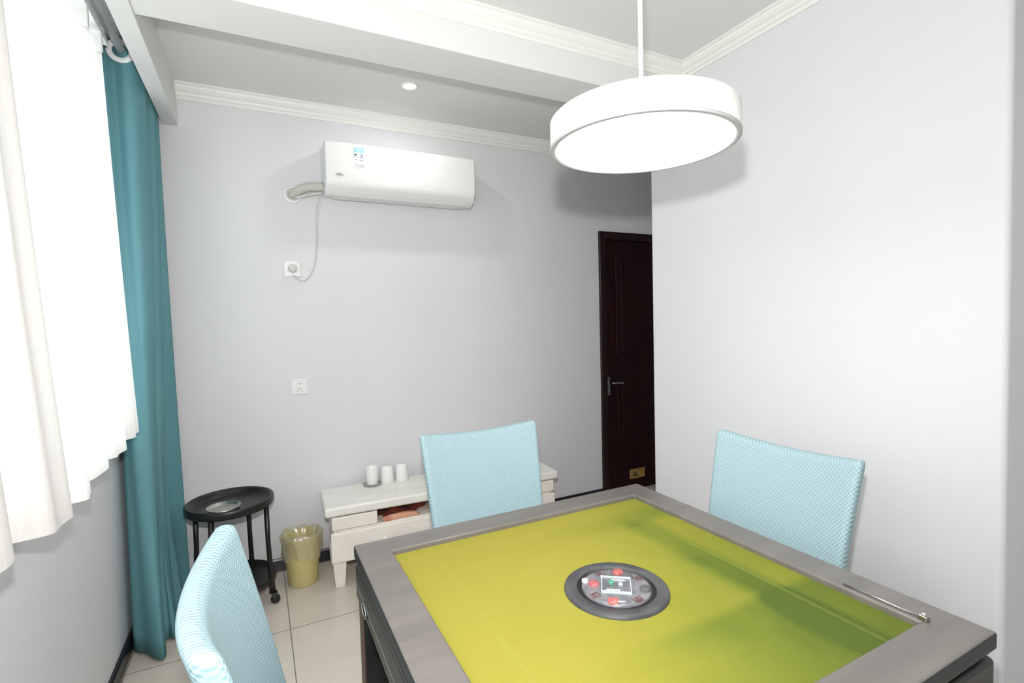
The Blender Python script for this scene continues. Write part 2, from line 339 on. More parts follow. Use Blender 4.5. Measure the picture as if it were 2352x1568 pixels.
b = new(); box(b, XL-0.2, XF+0.1, YN-0.1, YB+0.1, -0.1, 0); struct('floor', b, M['floor'])
b = new(); box(b, XL-0.2, XF+0.1, YN-0.1, YB+0.1, ZC, ZC+0.1); struct('ceiling', b, M['ceil'])
b = new(); box(b, -0.31, XR+0.45, YN, 1.82, ZN, ZC); struct('ceiling_near', b, M['ceil'])
b = new(); DX0, DX1, DZ = 2.28, 3.14, 2.00
box(b, XL-0.2, DX0, YB, YB+0.1, 0, ZC); box(b, DX1, XF+0.1, YB, YB+0.1, 0, ZC); box(b, DX0, DX1, YB, YB+0.1, DZ, ZC); box(b, DX0-0.2, XF+0.1, YB+0.1, YB+0.15, 0, ZC)  # last box is unseen backing, added to block light around the door
struct('wall_back', b, M['wall'])
b = new()
box(b, XL-0.2, XL, WY1, YB, 0, ZC); box(b, XL-0.2, XL, YN, VY0, 0, ZC); box(b, XL-0.2, XL, VY1, WY0, 0, WZ0-0.03); box(b, XL-0.2, XL-0.09, VY1, WY0, WZ0-0.03, WZ0); box(b, XL-0.2, XL, VY1, WY0, WZ0, ZC)
for y0, y1 in ((WY0, WY1), (VY0, VY1)): box(b, XL-0.2, XL, y0, y1, 0, WZ0-0.03); box(b, XL-0.2, XL, y0, y1, WZ1, ZC)
struct('wall_left', b, M['wall'])
b = new(); box(b, XR, XR+0.45, YR, YC, 0, ZC); struct('wall_right', b, M['wall'], bevel=0.02, seg=4)
b = new(); box(b, XR+0.45, XR+0.6, YN, YC, 0, ZC); struct('wall_right_recess', b, M['wall'])
b = new(); box(b, XF, XF+0.1, YC, YB, 0, ZC); box(b, XR+0.6, XF+0.1, YC-0.1, YC, 0, ZC); struct('wall_passage', b, M['wall'])
b = new(); box(b, XL-0.2, XR+0.6, YN-0.1, YN, 0, ZC); struct('wall_front', b, M['wall'])

# beam across the ceiling and the board boxing in the curtain rod
b = new(); box(b, -0.31, XR+0.45, 1.82, 2.03, ZS, ZC); struct('trim_1', b, M['ceil'], bevel=0.003, seg=2)['label'] = 'white boxed ceiling beam'
b = new(); box(b, -0.375, -0.31, YN, YB, ZS-0.005, ZC); struct('trim_2', b, M['ceil'], bevel=0.003, seg=2)['label'] = 'white pelmet board along the curtains'
# crown mouldings: stepped profile, a = out from the wall, b = down from the ceiling
CR = [(0, 0), (0.072, 0), (0.072, -0.012), (0.060, -0.016), (0.056, -0.030), (0.044, -0.044), (0.030, -0.052), (0.026, -0.066), (0.014, -0.072), (0.012, -0.09), (0, -0.09)]
b = new(); prism(b, [(x*0.85, y*0.8) for x, y in CR], (-0.31, YB, ZC), (XF, YB, ZC), (0, -1, 0), (0, 0, 1)); struct('trim_3', b, M['crown'])['label'] = 'crown moulding on the back wall'
b = new(); prism(b, [(x*0.82, y*0.68) for x, y in CR], (-0.31, 1.82, ZN), (XR, 1.82, ZN), (0, -1, 0), (0, 0, 1)); struct('trim_4', b, M['crown'])['label'] = 'crown moulding on the beam'
b = new(); prism(b, [(x*0.82, y*0.68) for x, y in CR], (XR, YR, ZN), (XR, 1.82, ZN), (-1, 0, 0), (0, 0, 1)); struct('trim_5', b, M['crown'])['label'] = 'crown moulding on the right wall'
# skirting
BB = [(0, 0), (0.014, 0), (0.014, 0.062), (0.010, 0.070), (0, 0.070)]
b = new(); prism(b, BB, (XL, YB, 0), (DX0-0.001, YB, 0), (0, -1, 0), (0, 0, 1)); struct('baseboard_back', b, M['black_base'])
b = new(); prism(b, BB, (XL, YN, 0), (XL, YB-0.014, 0), (1, 0, 0), (0, 0, 1)); struct('baseboard_left', b, M['black_base'])
b = new(); prism(b, BB, (XR, YR, 0), (XR, YC, 0), (-1, 0, 0), (0, 0, 1)); struct('baseboard_right', b, M['black_base'])

# window: frame, mullions, panes, sill
fx0, fx1 = XL-0.15, XL-0.09
for nm, a0, a1, mull in (('window_1', WY0, WY1, (2.1,)), ('added_window', VY0, VY1, (-0.5, 0.25))):  # the second window is out of view, added for its daylight
    b = new()
    for y0, y1, z0, z1 in ((a0, a1, WZ0-0.03, WZ0+0.03), (a0, a1, WZ1-0.05, WZ1), (a0, a0+0.05, WZ0+0.03, WZ1-0.05), (a1-0.05, a1, WZ0+0.03, WZ1-0.05)):
        box(b, fx0, fx1, y0, y1, z0, z1)
    wn = struct(nm, b, M['window_frame'], bevel=0.004, seg=2)
    for y in mull:
        b = new(); box(b, fx0+0.005, fx1-0.005, y-0.02, y+0.02, WZ0+0.03, WZ1-0.05); obj('mullion', b, M['window_frame'], wn)
    b = new(); box(b, XL-0.123, XL-0.118, a0+0.05, a1-0.05, WZ0+0.03, WZ1-0.05); obj('window_pane', b, M['glass'], wn)
b = new(); box(b, XL-0.09, XL+0.035, VY0-0.03, WY1+0.03, WZ0-0.03, WZ0); s = struct('trim_6', b, M['stand'], bevel=0.006); s['label'] = 'cream window sill board'

# ------------------------------------------------------------------ door in the back wall
b = new(); box(b, DX0+0.001, DX0+0.055, YB-0.018, YB+0.09, 0, DZ-0.001); box(b, DX1-0.055, DX1-0.001, YB-0.018, YB+0.09, 0, DZ-0.001); box(b, DX0+0.055, DX1-0.055, YB-0.018, YB+0.09, DZ-0.06, DZ-0.001)
d = struct('door_1', b, M['door_frame'], bevel=0.006, seg=3)
b = new(); lx0, lx1 = DX0+0.055, DX1-0.055
box(b, lx0, lx1, YB+0.015, YB+0.055, 0.004, DZ-0.060)
for z0, z1 in ((0.32, 0.90), (1.06, 1.82)):
    box(b, lx0+0.11, lx1-0.11, YB+0.007, YB+0.016, z0, z1)
    box(b, lx0+0.15, lx1-0.15, YB+0.001, YB+0.009, z0+0.04, z1-0.04)
leaf = obj('door_leaf', b, M['door'], d, bevel=0.006, seg=3)
b = new(); box(b, 2.352, 2.374, YB+0.007, YB+0.0155, 0.77, 0.91); tube(b, [(2.363, YB+0.008, 0.865), (2.363, YB-0.04, 0.865), (2.375, YB-0.048, 0.865), (2.46, YB-0.048, 0.862)], 0.008)
obj('door_handle', b, M['chrome'], leaf, bevel=0.002)
b = new(); box(b, 2.555, 2.705, YB+0.010, YB+0.0155, 0.09, 0.165)
pt = obj('kick_plate', b, M['brass'], leaf, bevel=0.002); pt['label'] = 'small brass plate low on the door'
b = new()
for x in (2.592, 2.612): box(b, x, x+0.008, YB+0.0085, YB+0.0105, 0.115, 0.145)
box(b, 2.582, 2.63, YB+0.0085, YB+0.0105, 0.108, 0.115)
obj('plate_marking', b, M['ink_brown'], pt)

# ------------------------------------------------------------------ air conditioner
ac = thing('air_conditioner', 'white wall-mounted air conditioner high on the back wall', 'air conditioner', (0.36, YB, 2.06))
prof = [(0, 0.03), (0, 0.285), (0.175, 0.285), (0.192, 0.278), (0.200, 0.262), (0.203, 0.20), (0.203, 0.12), (0.196, 0.07), (0.180, 0.035), (0.150, 0.008), (0.11, 0.0), (0.05, 0.01)]
b = new(); prism(b, prof, (0, 0, 0), (0.86, 0, 0), (0, -1, 0), (0, 0, 1)); obj('housing', b, M['ac_white'], ac, bevel=0.008, seg=3, angle=60)
b = new(); prism(b, [(0.070, -0.0015), (0.145, 0.0025), (0.172, 0.022), (0.168, 0.026), (0.14, 0.008)], (0.05, 0, 0), (0.81, 0, 0), (0, -1, 0), (0, 0, 1)); obj('air_flap', b, M['white_plastic'], ac)
b = new(); box(b, 0.148, 0.205, -0.2045, -0.2025, 0.145, 0.258); st = obj('energy_sticker', b, M['label_white'], ac)
b = new(); box(b, 0.150, 0.203, -0.2052, -0.2040, 0.228, 0.256); obj('sticker_header', b, M['label_blue'], st)
b = new()
for x0, x1, z0, z1 in ((0.152, 0.160, 0.205, 0.222), (0.152, 0.168, 0.214, 0.219), (0.180, 0.198, 0.200, 0.206), (0.184, 0.196, 0.208, 0.222), (0.154, 0.166, 0.188, 0.192), (0.178, 0.198, 0.186, 0.190), (0.152, 0.170, 0.160, 0.164), (0.174, 0.202, 0.158, 0.163), (0.154, 0.200, 0.150, 0.152)):
    box(b, x0, x1, -0.2052, -0.2040, z0, z1)
obj('printed_text', b, M['label_ink'], st)
b = new()
for x0, x1 in ((0.052, 0.060), (0.062, 0.070), (0.072, 0.078), (0.080, 0.090)): box(b, x0, x1, -0.2045, -0.2025, 0.098, 0.106)
box(b, 0.058, 0.080, -0.2045, -0.2025, 0.107, 0.109)
lg = obj('maker_mark', b, M['label_ink'], ac)

# insulated pipe going into a flanged wall hole
pp = thing('refrigerant_pipe', 'taped cream pipe from air conditioner into round wall hole', 'pipe', (0.208, YB, 2.081))
b = new(); tube(b, spline([(0.0, 0.02, 0), (0.0, -0.012, 0.0), (0.02, -0.045, 0.012), (0.07, -0.065, 0.032), (0.152, -0.07, 0.040)], 8), 0.023, 14); obj('pipe', b, M['tape'], pp)
b = new()
tube(b, spline([(0.148, -0.045, 0.012), (0.11, -0.045, 0.006), (0.06, -0.04, -0.008), (0.01, -0.02, -0.02)], 6), 0.009, 10); obj('drain_hose', b, M['cord'], pp)
b = new(); lathe(b, [(0.030, 0.0), (0.050, 0.0), (0.050, 0.006), (0.044, 0.012), (0.034, 0.012), (0.030, 0.006), (0.030, 0.0)], seg=40)
bmesh.ops.transform(b, matrix=Matrix.Rotation(PI/2, 4, 'X'), verts=b.verts); obj('wall_flange', b, M['white_plastic'], pp, smooth=True)

b = new(); tube(b, spline([(0.345, YB-0.028, 2.075), (0.330, YB-0.02, 2.03), (0.325, YB-0.006, 1.95), (0.322, YB-0.005, 1.82), (0.308, YB-0.005, 1.71), (0.288, YB-0.006, 1.655), (0.262, YB-0.008, 1.618), (0.235, YB-0.010, 1.607), (0.212, YB-0.014, 1.618), (0.192, YB-0.030, 1.638)], 8), 0.004, 8)
pc = tag(obj('power_cord', b, M['cord']), 'thin white cord hanging from air conditioner to upper socket', 'cord')

def socket(loc, label, kind):
    s = thing('wall_socket', label, 'socket', loc, 0, 'wall sockets')
    b = new(); box(b, -0.043, 0.043, -0.009, 0, -0.043, 0.043); obj('face_plate', b, M['white_plastic'], s, bevel=0.004)
    if kind == 'plug':
        b = new(); lathe(b, [(0, 0.032), (0.018, 0.032), (0.022, 0.028), (0.024, 0.0)], seg=28)
        bmesh.ops.transform(b, matrix=Matrix.Translation((0, -0.009, 0)) @ Matrix.Rotation(PI/2, 4, 'X'), verts=b.verts)
        obj('plug', b, M['cord'], s)['label'] = 'pale grey plug in the socket'
    else:
        for dx, dz, w_, h_ in ((0, 0.018, 0.030, 0.0035), (0, -0.010, 0.022, 0.003), (-0.012, -0.024, 0.003, 0.010), (0.012, -0.024, 0.003, 0.010)):
            b = new(); box(b, dx-w_/2, dx+w_/2, -0.0095, -0.008, dz-h_/2, dz+h_/2); obj('slot', b, M['grey_plastic'], s)
socket((0.190, YB, 1.674), 'upper white square wall socket with a plug in it', 'plug')
socket((0.200, YB, 1.016), 'lower white square wall socket, empty', 'slots')

# ------------------------------------------------------------------ ceiling downlight
dl = thing('downlight', 'small round lit downlight in the ceiling beyond the beam', 'ceiling light', (0.755, 2.58, ZC))
b = new(); lathe(b, [(0.032, 0), (0.046, 0), (0.046, -0.004), (0.040, -0.008), (0.032, -0.006)], seg=32); obj('trim_ring', b, M['white_plastic'], dl)
b = new(); lathe(b, [(0, -0.004), (0.032, -0.004)], seg=32); obj('bulb', b, M['spot_glow'], dl)
for x, y in ADDED_LAMPS:
    t = thing('added_lamp', 'round ceiling lamp added out of view to brighten the room', 'ceiling light', (x, y, ZN), 0, 'added lamps behind the camera')
    b = new(); lathe(b, [(0.15, 0), (0.17, 0), (0.17, -0.05), (0.155, -0.055), (0.15, -0.05)], seg=40); obj('rim', b, M['white_plastic'], t)
    b = new(); lathe(b, [(0, -0.05), (0.15, -0.05)], seg=40); obj('diffuser', b, M['added_glow'], t)

# ------------------------------------------------------------------ pendant lamp
PX, PY, PZ, PR, PH = 0.766, 0.858, 1.73, 0.199, 0.062
lp = thing('pendant_lamp', 'large white round drum pendant lamp hanging over the table', 'lamp', (PX, PY, PZ))
b = new(); lathe(b, [(0, PH), (PR-0.006, PH), (PR, PH-0.006), (PR, 0.004), (PR-0.003, 0), (PR-0.010, 0), (PR-0.010, 0.008)], seg=96); obj('lamp_shade', b, M['lamp_shade'], lp)
b = new(); lathe(b, [(0, 0.003), (PR-0.0105, 0.003)], seg=96); obj('diffuser', b, M['lamp_glow'], lp)
b = new(); lathe(b, [(PR-0.0105, 0.0005), (PR-0.0105, -0.002), (PR-0.001, -0.002), (PR+0.0008, -0.001), (PR+0.0008, 0.003), (PR-0.0005, 0.003)], seg=96); obj('rim', b, M['grey_plastic'], lp)
b = new(); tube(b, [(0, 0, PH), (0, 0, ZN-PZ-0.028)], 0.005, 10); obj('suspension_rod', b, M['white_plastic'], lp)
b = new(); lathe(b, [(0, ZN-PZ-0.03), (0.05, ZN-PZ-0.03), (0.055, ZN-PZ-0.024), (0.055, ZN-PZ)], seg=32); obj('canopy', b, M['white_plastic'], lp)

# ------------------------------------------------------------------ curtain rod, teal curtain, sheer
rd = thing('curtain_rod', 'cream curtain rod running behind the pelmet board', 'curtain rod', (-0.455, 0, EYE+1.160))
b = new(); tube(b, [(0, YN+0.05, 0), (0, YB-0.012, 0)], 0.016, 16); obj('rod', b, M['white_plastic'], rd)
b = new(); lathe(b, [(0, 0), (0.03, 0), (0.03, 0.012), (0, 0.012)], seg=24); bmesh.ops.transform(b, matrix=Matrix.Translation((0, YB, 0)) @ Matrix.Rotation(PI/2, 4, 'X'), verts=b.verts); obj('end_socket', b, M['stand'], rd)

ct = thing('teal_curtain', 'teal blackout curtain bunched in the corner beside the window', 'curtain', (0, 0, 0))
# plan of the folds, top and bottom: the cloth zigzags across the rod
TOP = [(-0.526, 2.74), (-0.528, 2.68), (-0.527, 2.645), (-0.523, 2.630), (-0.512, 2.626), (-0.485, 2.648), (-0.450, 2.622), (-0.420, 2.628), (-0.396, 2.665), (-0.388, 2.70), (-0.43, 2.735), (-0.50, 2.765), (-0.520, 2.80), (-0.46, 2.82), (-0.395, 2.825), (-0.382, 2.855), (-0.42, 2.89), (-0.50, 2.905), (-0.515, 2.93), (-0.46, 2.945), (-0.39, 2.95), (-0.384, 2.98)]
BOT = [(-0.520, 2.72), (-0.526, 2.63), (-0.512, 2.555), (-0.470, 2.515), (-0.430, 2.455), (-0.396, 2.432), (-0.392, 2.475), (-0.405, 2.50), (-0.418, 2.525), (-0.428, 2.565), (-0.400, 2.590), (-0.378, 2.575), (-0.366, 2.59), (-0.374, 2.65), (-0.42, 2.70), (-0.43, 2.75), (-0.39, 2.77), (-0.360, 2.79), (-0.366, 2.84), (-0.41, 2.87), (-0.39, 2.91), (-0.345, 2.92), (-0.332, 2.96)]
def fold_mesh(TOP, BOT, z0, z1, n=6, rows=36, ease=1.7):
    T = spline([(x, y, 0) for x, y in TOP], n); B = spline([(x, y, 0) for x, y in BOT], n); bm = new(); R = []
    for k in range(rows+1):
        t = k/rows; e = t**ease
        R.append([bm.verts.new((a.x*(1-e)+c.x*e, a.y*(1-e)+c.y*e, z1+(z0-z1)*t)) for a, c in zip(T, B)])
    for A, C in zip(R[:-1], R[1:]):
        for i in range(len(A)-1): bm.faces.new([A[i], A[i+1], C[i+1], C[i]])
    return bm
obj('cloth', fold_mesh(TOP, BOT, 0.015, EYE+1.205), M['teal'], ct, smooth=True, solid=0.002)
for i, y in enumerate((2.620, 2.748, 2.820, 2.898, 2.945)):
    b = new(); lathe(b, [(0.028, -0.004), (0.048, -0.004), (0.050, 0), (0.048, 0.005), (0.031, 0.006), (0.028, 0.003), (0.028, -0.004)], seg=36)
    bmesh.ops.transform(b, matrix=Matrix.Translation((-0.455, y, EYE+1.155)) @ Matrix.Rotation(PI/2, 4, 'X'), verts=b.verts)
    obj('grommet', b, M['white_plastic'], ct, smooth=True)

sh = thing('sheer_curtain', 'white sheer curtain hanging in front of the bright window', 'curtain', (0, 0, 0))
def sheer_mesh():
    bm = new(); ys = []; y = 2.52
    n = 620; y0, y1 = -1.15, 2.40; rows = 24; R = []
    for k in range(rows+1):
        t = k/rows; row = []
        for i in range(n+1):
            s = i/n; yy = y1+(y0-y1)*s
            ph = (y1-yy)/0.23*2*PI + 0.9*math.sin(yy*4.1)+0.5*math.sin(yy*9.3+1)
            amp = (0.022+0.012*math.sin(yy*5+0.7))*(0.35+1.1*t*t)
            q = math.tanh(2.2*math.sin(ph))*amp + 0.006*math.sin(ph*2.7+1.3*t)
            x = -0.478+q + 0.016*t
            z = 2.415 + (0.918+0.035*max(0, (yy-2.1)/0.3)**2-2.415)*t + (0.010*math.sin(yy*6.5)+0.007*math.sin(yy*17))*t
            row.append(bm.verts.new((x, yy+0.07*t+0.020*math.cos(ph)*t, z)))
        R.append(row)
    for A, C in zip(R[:-1], R[1:]):
        for i in range(n): bm.faces.new([A[i], A[i+1], C[i+1], C[i]])
    return bm
obj('cloth', sheer_mesh(), M['sheer'], sh, smooth=True)
y = 2.31
while y > -1.1:
    b = new(); box(b, -0.500, -0.452, y-0.010, y+0.010, 2.362, 2.435); obj('pleat_heading', b, M['white_plastic'], sh, bevel=0.004, seg=2); y -= 0.17
tr = thing('sheer_track', 'white track the sheer curtain hangs from', 'curtain track', (0, 0, 0))
b = new(); box(b, -0.495, -0.465, -1.2, 2.46, 2.455, 2.475); obj('track', b, M['white_plastic'], tr)
for y in (-1.0, 0.2, 1.4, 2.40):
    b = new(); box(b, XL, -0.465, y-0.012, y+0.012, 2.475, 2.487); obj('wall_bracket', b, M['white_plastic'], tr)

# ------------------------------------------------------------------ television stand
SA = math.radians(-2.6)
ts = thing('low_cabinet', 'low cream cabinet with open niche and tapered legs by back wall', 'cabinet', (0.275, 2.665, 0), SA)
W, Dp, H = 1.33, 0.335, 0.43
b = new(); box(b, -0.01, W+0.01, -0.012, Dp, H-0.050, H); obj('cabinet_top', b, M['stand_top'], ts, bevel=0.014, seg=5)
b = new()
box(b, 0.03, 0.05, 0.008, Dp, 0.135, H-0.050); box(b, W-0.05, W-0.03, 0.008, Dp, 0.135, H-0.050)          # sides
box(b, 0.05, W-0.05, Dp-0.015, Dp, 0.135, H-0.050)                                                       # back
box(b, 0.05, W-0.05, 0.008, Dp-0.015, 0.135, 0.15); box(b, 0.05, W-0.05, 0.004, Dp-0.015, 0.29, 0.305)       # floor, niche floor
box(b, 0.235, 0.25, 0.008, Dp-0.015, 0.305, H-0.050); box(b, W-0.25, W-0.235, 0.008, Dp-0.015, 0.305, H-0.050)
obj('carcass', b, M['stand'], ts, bevel=0.003, seg=2)
for x0, x1 in ((0.022, 0.250), (W-0.250, W-0.022)):
    b = new(); box(b, x0, x1, -0.008, 0.010, 0.309, H-0.054); obj('drawer_front', b, M['stand'], ts, bevel=0.006)
for x0, x1 in ((0.015, 0.555), (0.561, W-0.561), (W-0.555, W-0.015)):
    b = new(); box(b, x0, x1, -0.010, 0.008, 0.140, 0.296); dr = obj('drawer', b, M['stand'], ts, bevel=0.008, seg=4)
    b = new(); c = (x0+x1)/2
    lathe(b, [(0, 0.022), (0.010, 0.020), (0.013, 0.012), (0.006, 0.004), (0.006, -0.002)], seg=20)
    bmesh.ops.transform(b, matrix=Matrix.Translation((c, -0.010, 0.225)) @ Matrix.Rotation(PI/2, 4, 'X'), verts=b.verts)
    obj('knob', b, M['cup'], dr)
for lx in (0.055, W-0.055):
    for ly in (0.040, Dp-0.035):
        b = new(); lathe(b, [(0.026*1.3, 0), (0.036*1.3, 0.135)], (0, 0, 0), 4)
        bmesh.ops.transform(b, matrix=Matrix.Translation((lx, ly, 0)) @ Matrix.Rotation(PI/4, 4, 'Z'), verts=b.verts)
        bmesh.ops.holes_fill(b, edges=b.edges)
        obj('leg', b, M['stand'], ts, bevel=0.004)
def on_stand(x, y, z=0): 
    v = Matrix.Rotation(SA, 3, 'Z') @ Vector((x, y, 0)); return (0.275+v.x, 2.665+v.y, z)
# crumpled cloth in the niche
def crumple(cx, cy, z0, rx, ry, h, seed):
    rnd = random.Random(seed); bm = new(); n, m = 30, 12; rings = []
    k = [(rnd.uniform(0, 6.28), rnd.randint(2, 6), rnd.uniform(0.05, 0.16)) for _ in range(5)]
    for j in range(m+1):
        t = j/m; r = math.cos(t*PI/2)**0.6; z = math.sin(t*PI/2)
        ring = []
        for i in range(n):
            a = 2*PI*i/n; w_ = 1+sum(q*math.sin(f*a+p+2*t) for p, f, q in k)
            ring.append(bm.verts.new((cx+rx*r*w_*math.cos(a), cy+ry*r*w_*math.sin(a), z0+h*z*(1+0.18*math.sin(3*a+k[0][0])*(1-t)))))
        rings.append(ring)
    for A, B in zip(rings[:-1], rings[1:]):
        for i in range(n): bm.faces.new([A[i], A[(i+1) % n], B[(i+1) % n], B[i]])
    bm.faces.new(rings[0][::-1]); bmesh.ops.remove_doubles(bm, verts=bm.verts, dist=1e-4)
    return bm
p = on_stand(0.40, 0.125)
tag(obj('folded_cloth', crumple(p[0], p[1], 0.3055, 0.12, 0.045, 0.050, 3), M['cloth_red'], smooth=True), 'crumpled dark red cloth pushed into the cabinet niche', 'cloth')
p = on_stand(0.375, 0.030)
tag(obj('paper_bag', crumple(p[0], p[1], 0.3055, 0.105, 0.018, 0.026, 5), M['cloth_orange'], smooth=True), 'crumpled orange paper at front of the cabinet niche', 'paper')

# cups
CUPS = [(on_stand(0.270, 0.275, H), 'leftmost of three white cups on cabinet, standing on a saucer'), (on_stand(0.357, 0.280, H), 'middle one of the three white cups on the cabinet'), (on_stand(0.443, 0.282, H), 'rightmost of three white cups, upside down, nearest the blue chair')]
for i, (loc, lab) in enumerate(CUPS):
    z = 0.006 if i == 0 else 0
    prof = [(0.034, 0), (0.036, 0.002), (0.028, 0.080), (0.026, 0.085), (0.0, 0.086)] if i else [(0.026, 0), (0.028, 0.003), (0.034, 0.083), (0.0345, 0.085), (0.032, 0.085), (0.026, 0.01), (0, 0.008)]
    b = new(); lathe(b, prof, (0, 0, 0), 36); bmesh.ops.transform(b, matrix=Matrix.Scale(1.12, 4), verts=b.verts)
    tag(obj('cup', b, M['cup'], loc=(loc[0], loc[1], loc[2]+z)), lab, 'cup', 'white cups on the cabinet')
b = new(); lathe(b, [(0, 0.0005), (0.03, 0.0005), (0.05, 0.005), (0.052, 0.007), (0.03, 0.004), (0, 0.0055)], seg=36)
tag(obj('saucer', b, M['grey_plastic'], loc=CUPS[0][0]), 'small pale saucer under the leftmost white cup', 'saucer')

# ------------------------------------------------------------------ waste bin
wb = thing('waste_bin', 'yellow waste bin lined with thin bag beside the cream cabinet', 'bin', (0.165, 2.845, 0))
b = new(); lathe(b, [(0, 0), (0.070, 0), (0.075, 0.006), (0.082, 0.12), (0.088, 0.245), (0.092, 0.25), (0.092, 0.256), (0.085, 0.256), (0.079, 0.12), (0.070, 0.01), (0, 0.008)], seg=40); obj('bucket', b, M['bin'], wb)
bm = new(); n = 64; R = []; rnd = random.Random(2)
for k, (r, z, a) in enumerate([(0.097, 0.150, 0.004), (0.100, 0.165, 0.006), (0.098, 0.20, 0.005), (0.100, 0.24, 0.004), (0.102, 0.268, 0.006), (0.092, 0.274, 0.007), (0.078, 0.255, 0.008), (0.068, 0.20, 0.010), (0.055, 0.13, 0.012), (0.03, 0.09, 0.010)]):
    R.append([bm.verts.new(((r+a*math.sin(7*t+k*0.8)+a*0.5*math.sin(17*t+k))*math.cos(t), (r+a*math.sin(7*t+k*0.8)+a*0.5*math.sin(17*t+k))*math.sin(t), z+(0.010 if k < 2 else 0.005)*math.sin(3*t+1)+0.004*math.sin(11*t+k))) for t in [2*PI*i/n for i in range(n)]])
for A, B in zip(R[:-1], R[1:]):
    for i in range(n): bm.faces.new([A[i], A[(i+1) % n], B[(i+1) % n], B[i]])
obj('bin_bag', bm, M['bag'], wb, smooth=True)

# ------------------------------------------------------------------ black tray trolley
TX, TY = -0.150, 2.770
tl = thing('tray_trolley', 'black round tray trolley on castors in front of teal curtain', 'trolley', (TX, TY, 0))
b = new(); lathe(b, [(0, 0.485), (0.16, 0.485), (0.186, 0.488), (0.192, 0.498), (0.192, 0.522), (0.187, 0.528), (0.178, 0.526), (0.172, 0.515), (0.160, 0.498), (0.15, 0.495), (0, 0.495)], seg=72); obj('tray', b, M['black_plastic'], tl)
b = new(); lathe(b, [(0, 0.100), (0.165, 0.100), (0.185, 0.106), (0.190, 0.135), (0.184, 0.138), (0.176, 0.116), (0.16, 0.110), (0, 0.110)], seg=64); obj('lower_shelf', b, M['black_plastic'], tl)
for a in (-26, 64, 154, 244):
    c, s_ = math.cos(math.radians(a+1)), math.sin(math.radians(a+1))
    b = new(); tube(b, [(0.170*c, 0.170*s_, 0.487), (0.172*c, 0.172*s_, 0.30), (0.180*c, 0.180*s_, 0.13), (0.182*c, 0.182*s_, 0.055)], [0.0125, 0.011, 0.012, 0.016], 14); lgo = obj('leg', b, M['black_plastic'], tl)
    b = new(); lathe(b, [(0, -0.010), (0.017, -0.010), (0.0215, -0.006), (0.0215, 0.006), (0.017, 0.010), (0, 0.010)], seg=24)
    bmesh.ops.transform(b, matrix=Matrix.Translation((0.188*c+0.006, 0.188*s_, 0.0217)) @ Matrix.Rotation(PI/2, 4, 'X'), verts=b.verts)
    box(b, 0.188*c-0.010, 0.188*c+0.016, 0.188*s_-0.014, 0.188*s_+0.014, 0.034, 0.058)
    obj('castor', b, M['black_plastic'], lgo, smooth=False)
b = new(); lathe(b, [(0, 0.002), (0.045, 0.0), (0.062, 0.004), (0.072, 0.018), (0.074, 0.019), (0.066, 0.006), (0.05, 0.0035), (0, 0.0045)], seg=48, sx=1, sy=1)
ash = tag(obj('steel_ashtray', b, M['steel'], loc=(TX-0.025, TY-0.055, 0.4955)), 'shallow round steel ashtray lying on the black trolley tray', 'ashtray')

# ------------------------------------------------------------------ mahjong table
CX, CY = 0.7045, 0.9005; HW = 0.4955
tb = thing('mahjong_table', 'square automatic mahjong table, yellow-green felt in grey wooden frame', 'table', (CX, CY, 0))
TH = 0.76; IW = 0.4095
def ring_frame(bm, o, i, z0, z1, mt=0, me=1):
    def sq(h, z): return [bm.verts.new((x*h, y*h, z)) for x, y in ((-1, -1), (1, -1), (1, 1), (-1, 1))]
    a, b_, c, d_ = sq(o, z1), sq(i, z1), sq(i, z0), sq(o, z0)
    for A, B, m_ in ((a, b_, mt), (b_, c, mt), (c, d_, me), (d_, a, me)):
        for k in range(4):
            f = bm.faces.new([A[k], A[(k+1) % 4], B[(k+1) % 4], B[k]]); f.material_index = m_
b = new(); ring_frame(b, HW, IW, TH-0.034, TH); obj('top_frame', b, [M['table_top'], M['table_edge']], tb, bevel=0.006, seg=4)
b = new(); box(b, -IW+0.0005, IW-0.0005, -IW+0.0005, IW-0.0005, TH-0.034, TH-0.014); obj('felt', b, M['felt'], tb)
b = new(); ring_frame(b, HW-0.016, HW-0.06, TH-0.050, TH-0.034); obj('shadow_gap', b, [M['table_black'], M['table_black']], tb)
for k, (dx, dy) in enumerate(((0, -1), (1, 0), (0, 1), (-1, 0))):
    Rm = Matrix.Rotation(math.atan2(dy, dx)+PI/2, 4, 'Z')   # local -Y -> outward
    b = new(); v = box(b, -HW+0.004, HW-0.004, -HW+0.002, -HW+0.024, TH-0.142, TH-0.050); bmesh.ops.transform(b, matrix=Rm, verts=b.verts)
    sp_ = obj('side_panel', b, M['table_side'], tb, bevel=0.008, seg=4)
    b = new(); box(b, -HW+0.02, HW-0.02, -HW-0.0005, -HW+0.003, TH-0.098, TH-0.0945); bmesh.ops.transform(b, matrix=Rm, verts=b.verts); obj('trim_strip', b, M['chrome'], sp_)
    b = new(); pts = [(-HW*0.72+0.028*math.cos(t), -HW-0.0015, TH-0.112+0.013*math.sin(t)) for t in [2*PI*i/24 for i in range(25)]]; tube(b, pts, 0.0025, 6, caps=False)
    bmesh.ops.transform(b, matrix=Rm, verts=b.verts); obj('pull_ring', b, M['chrome'], sp_)
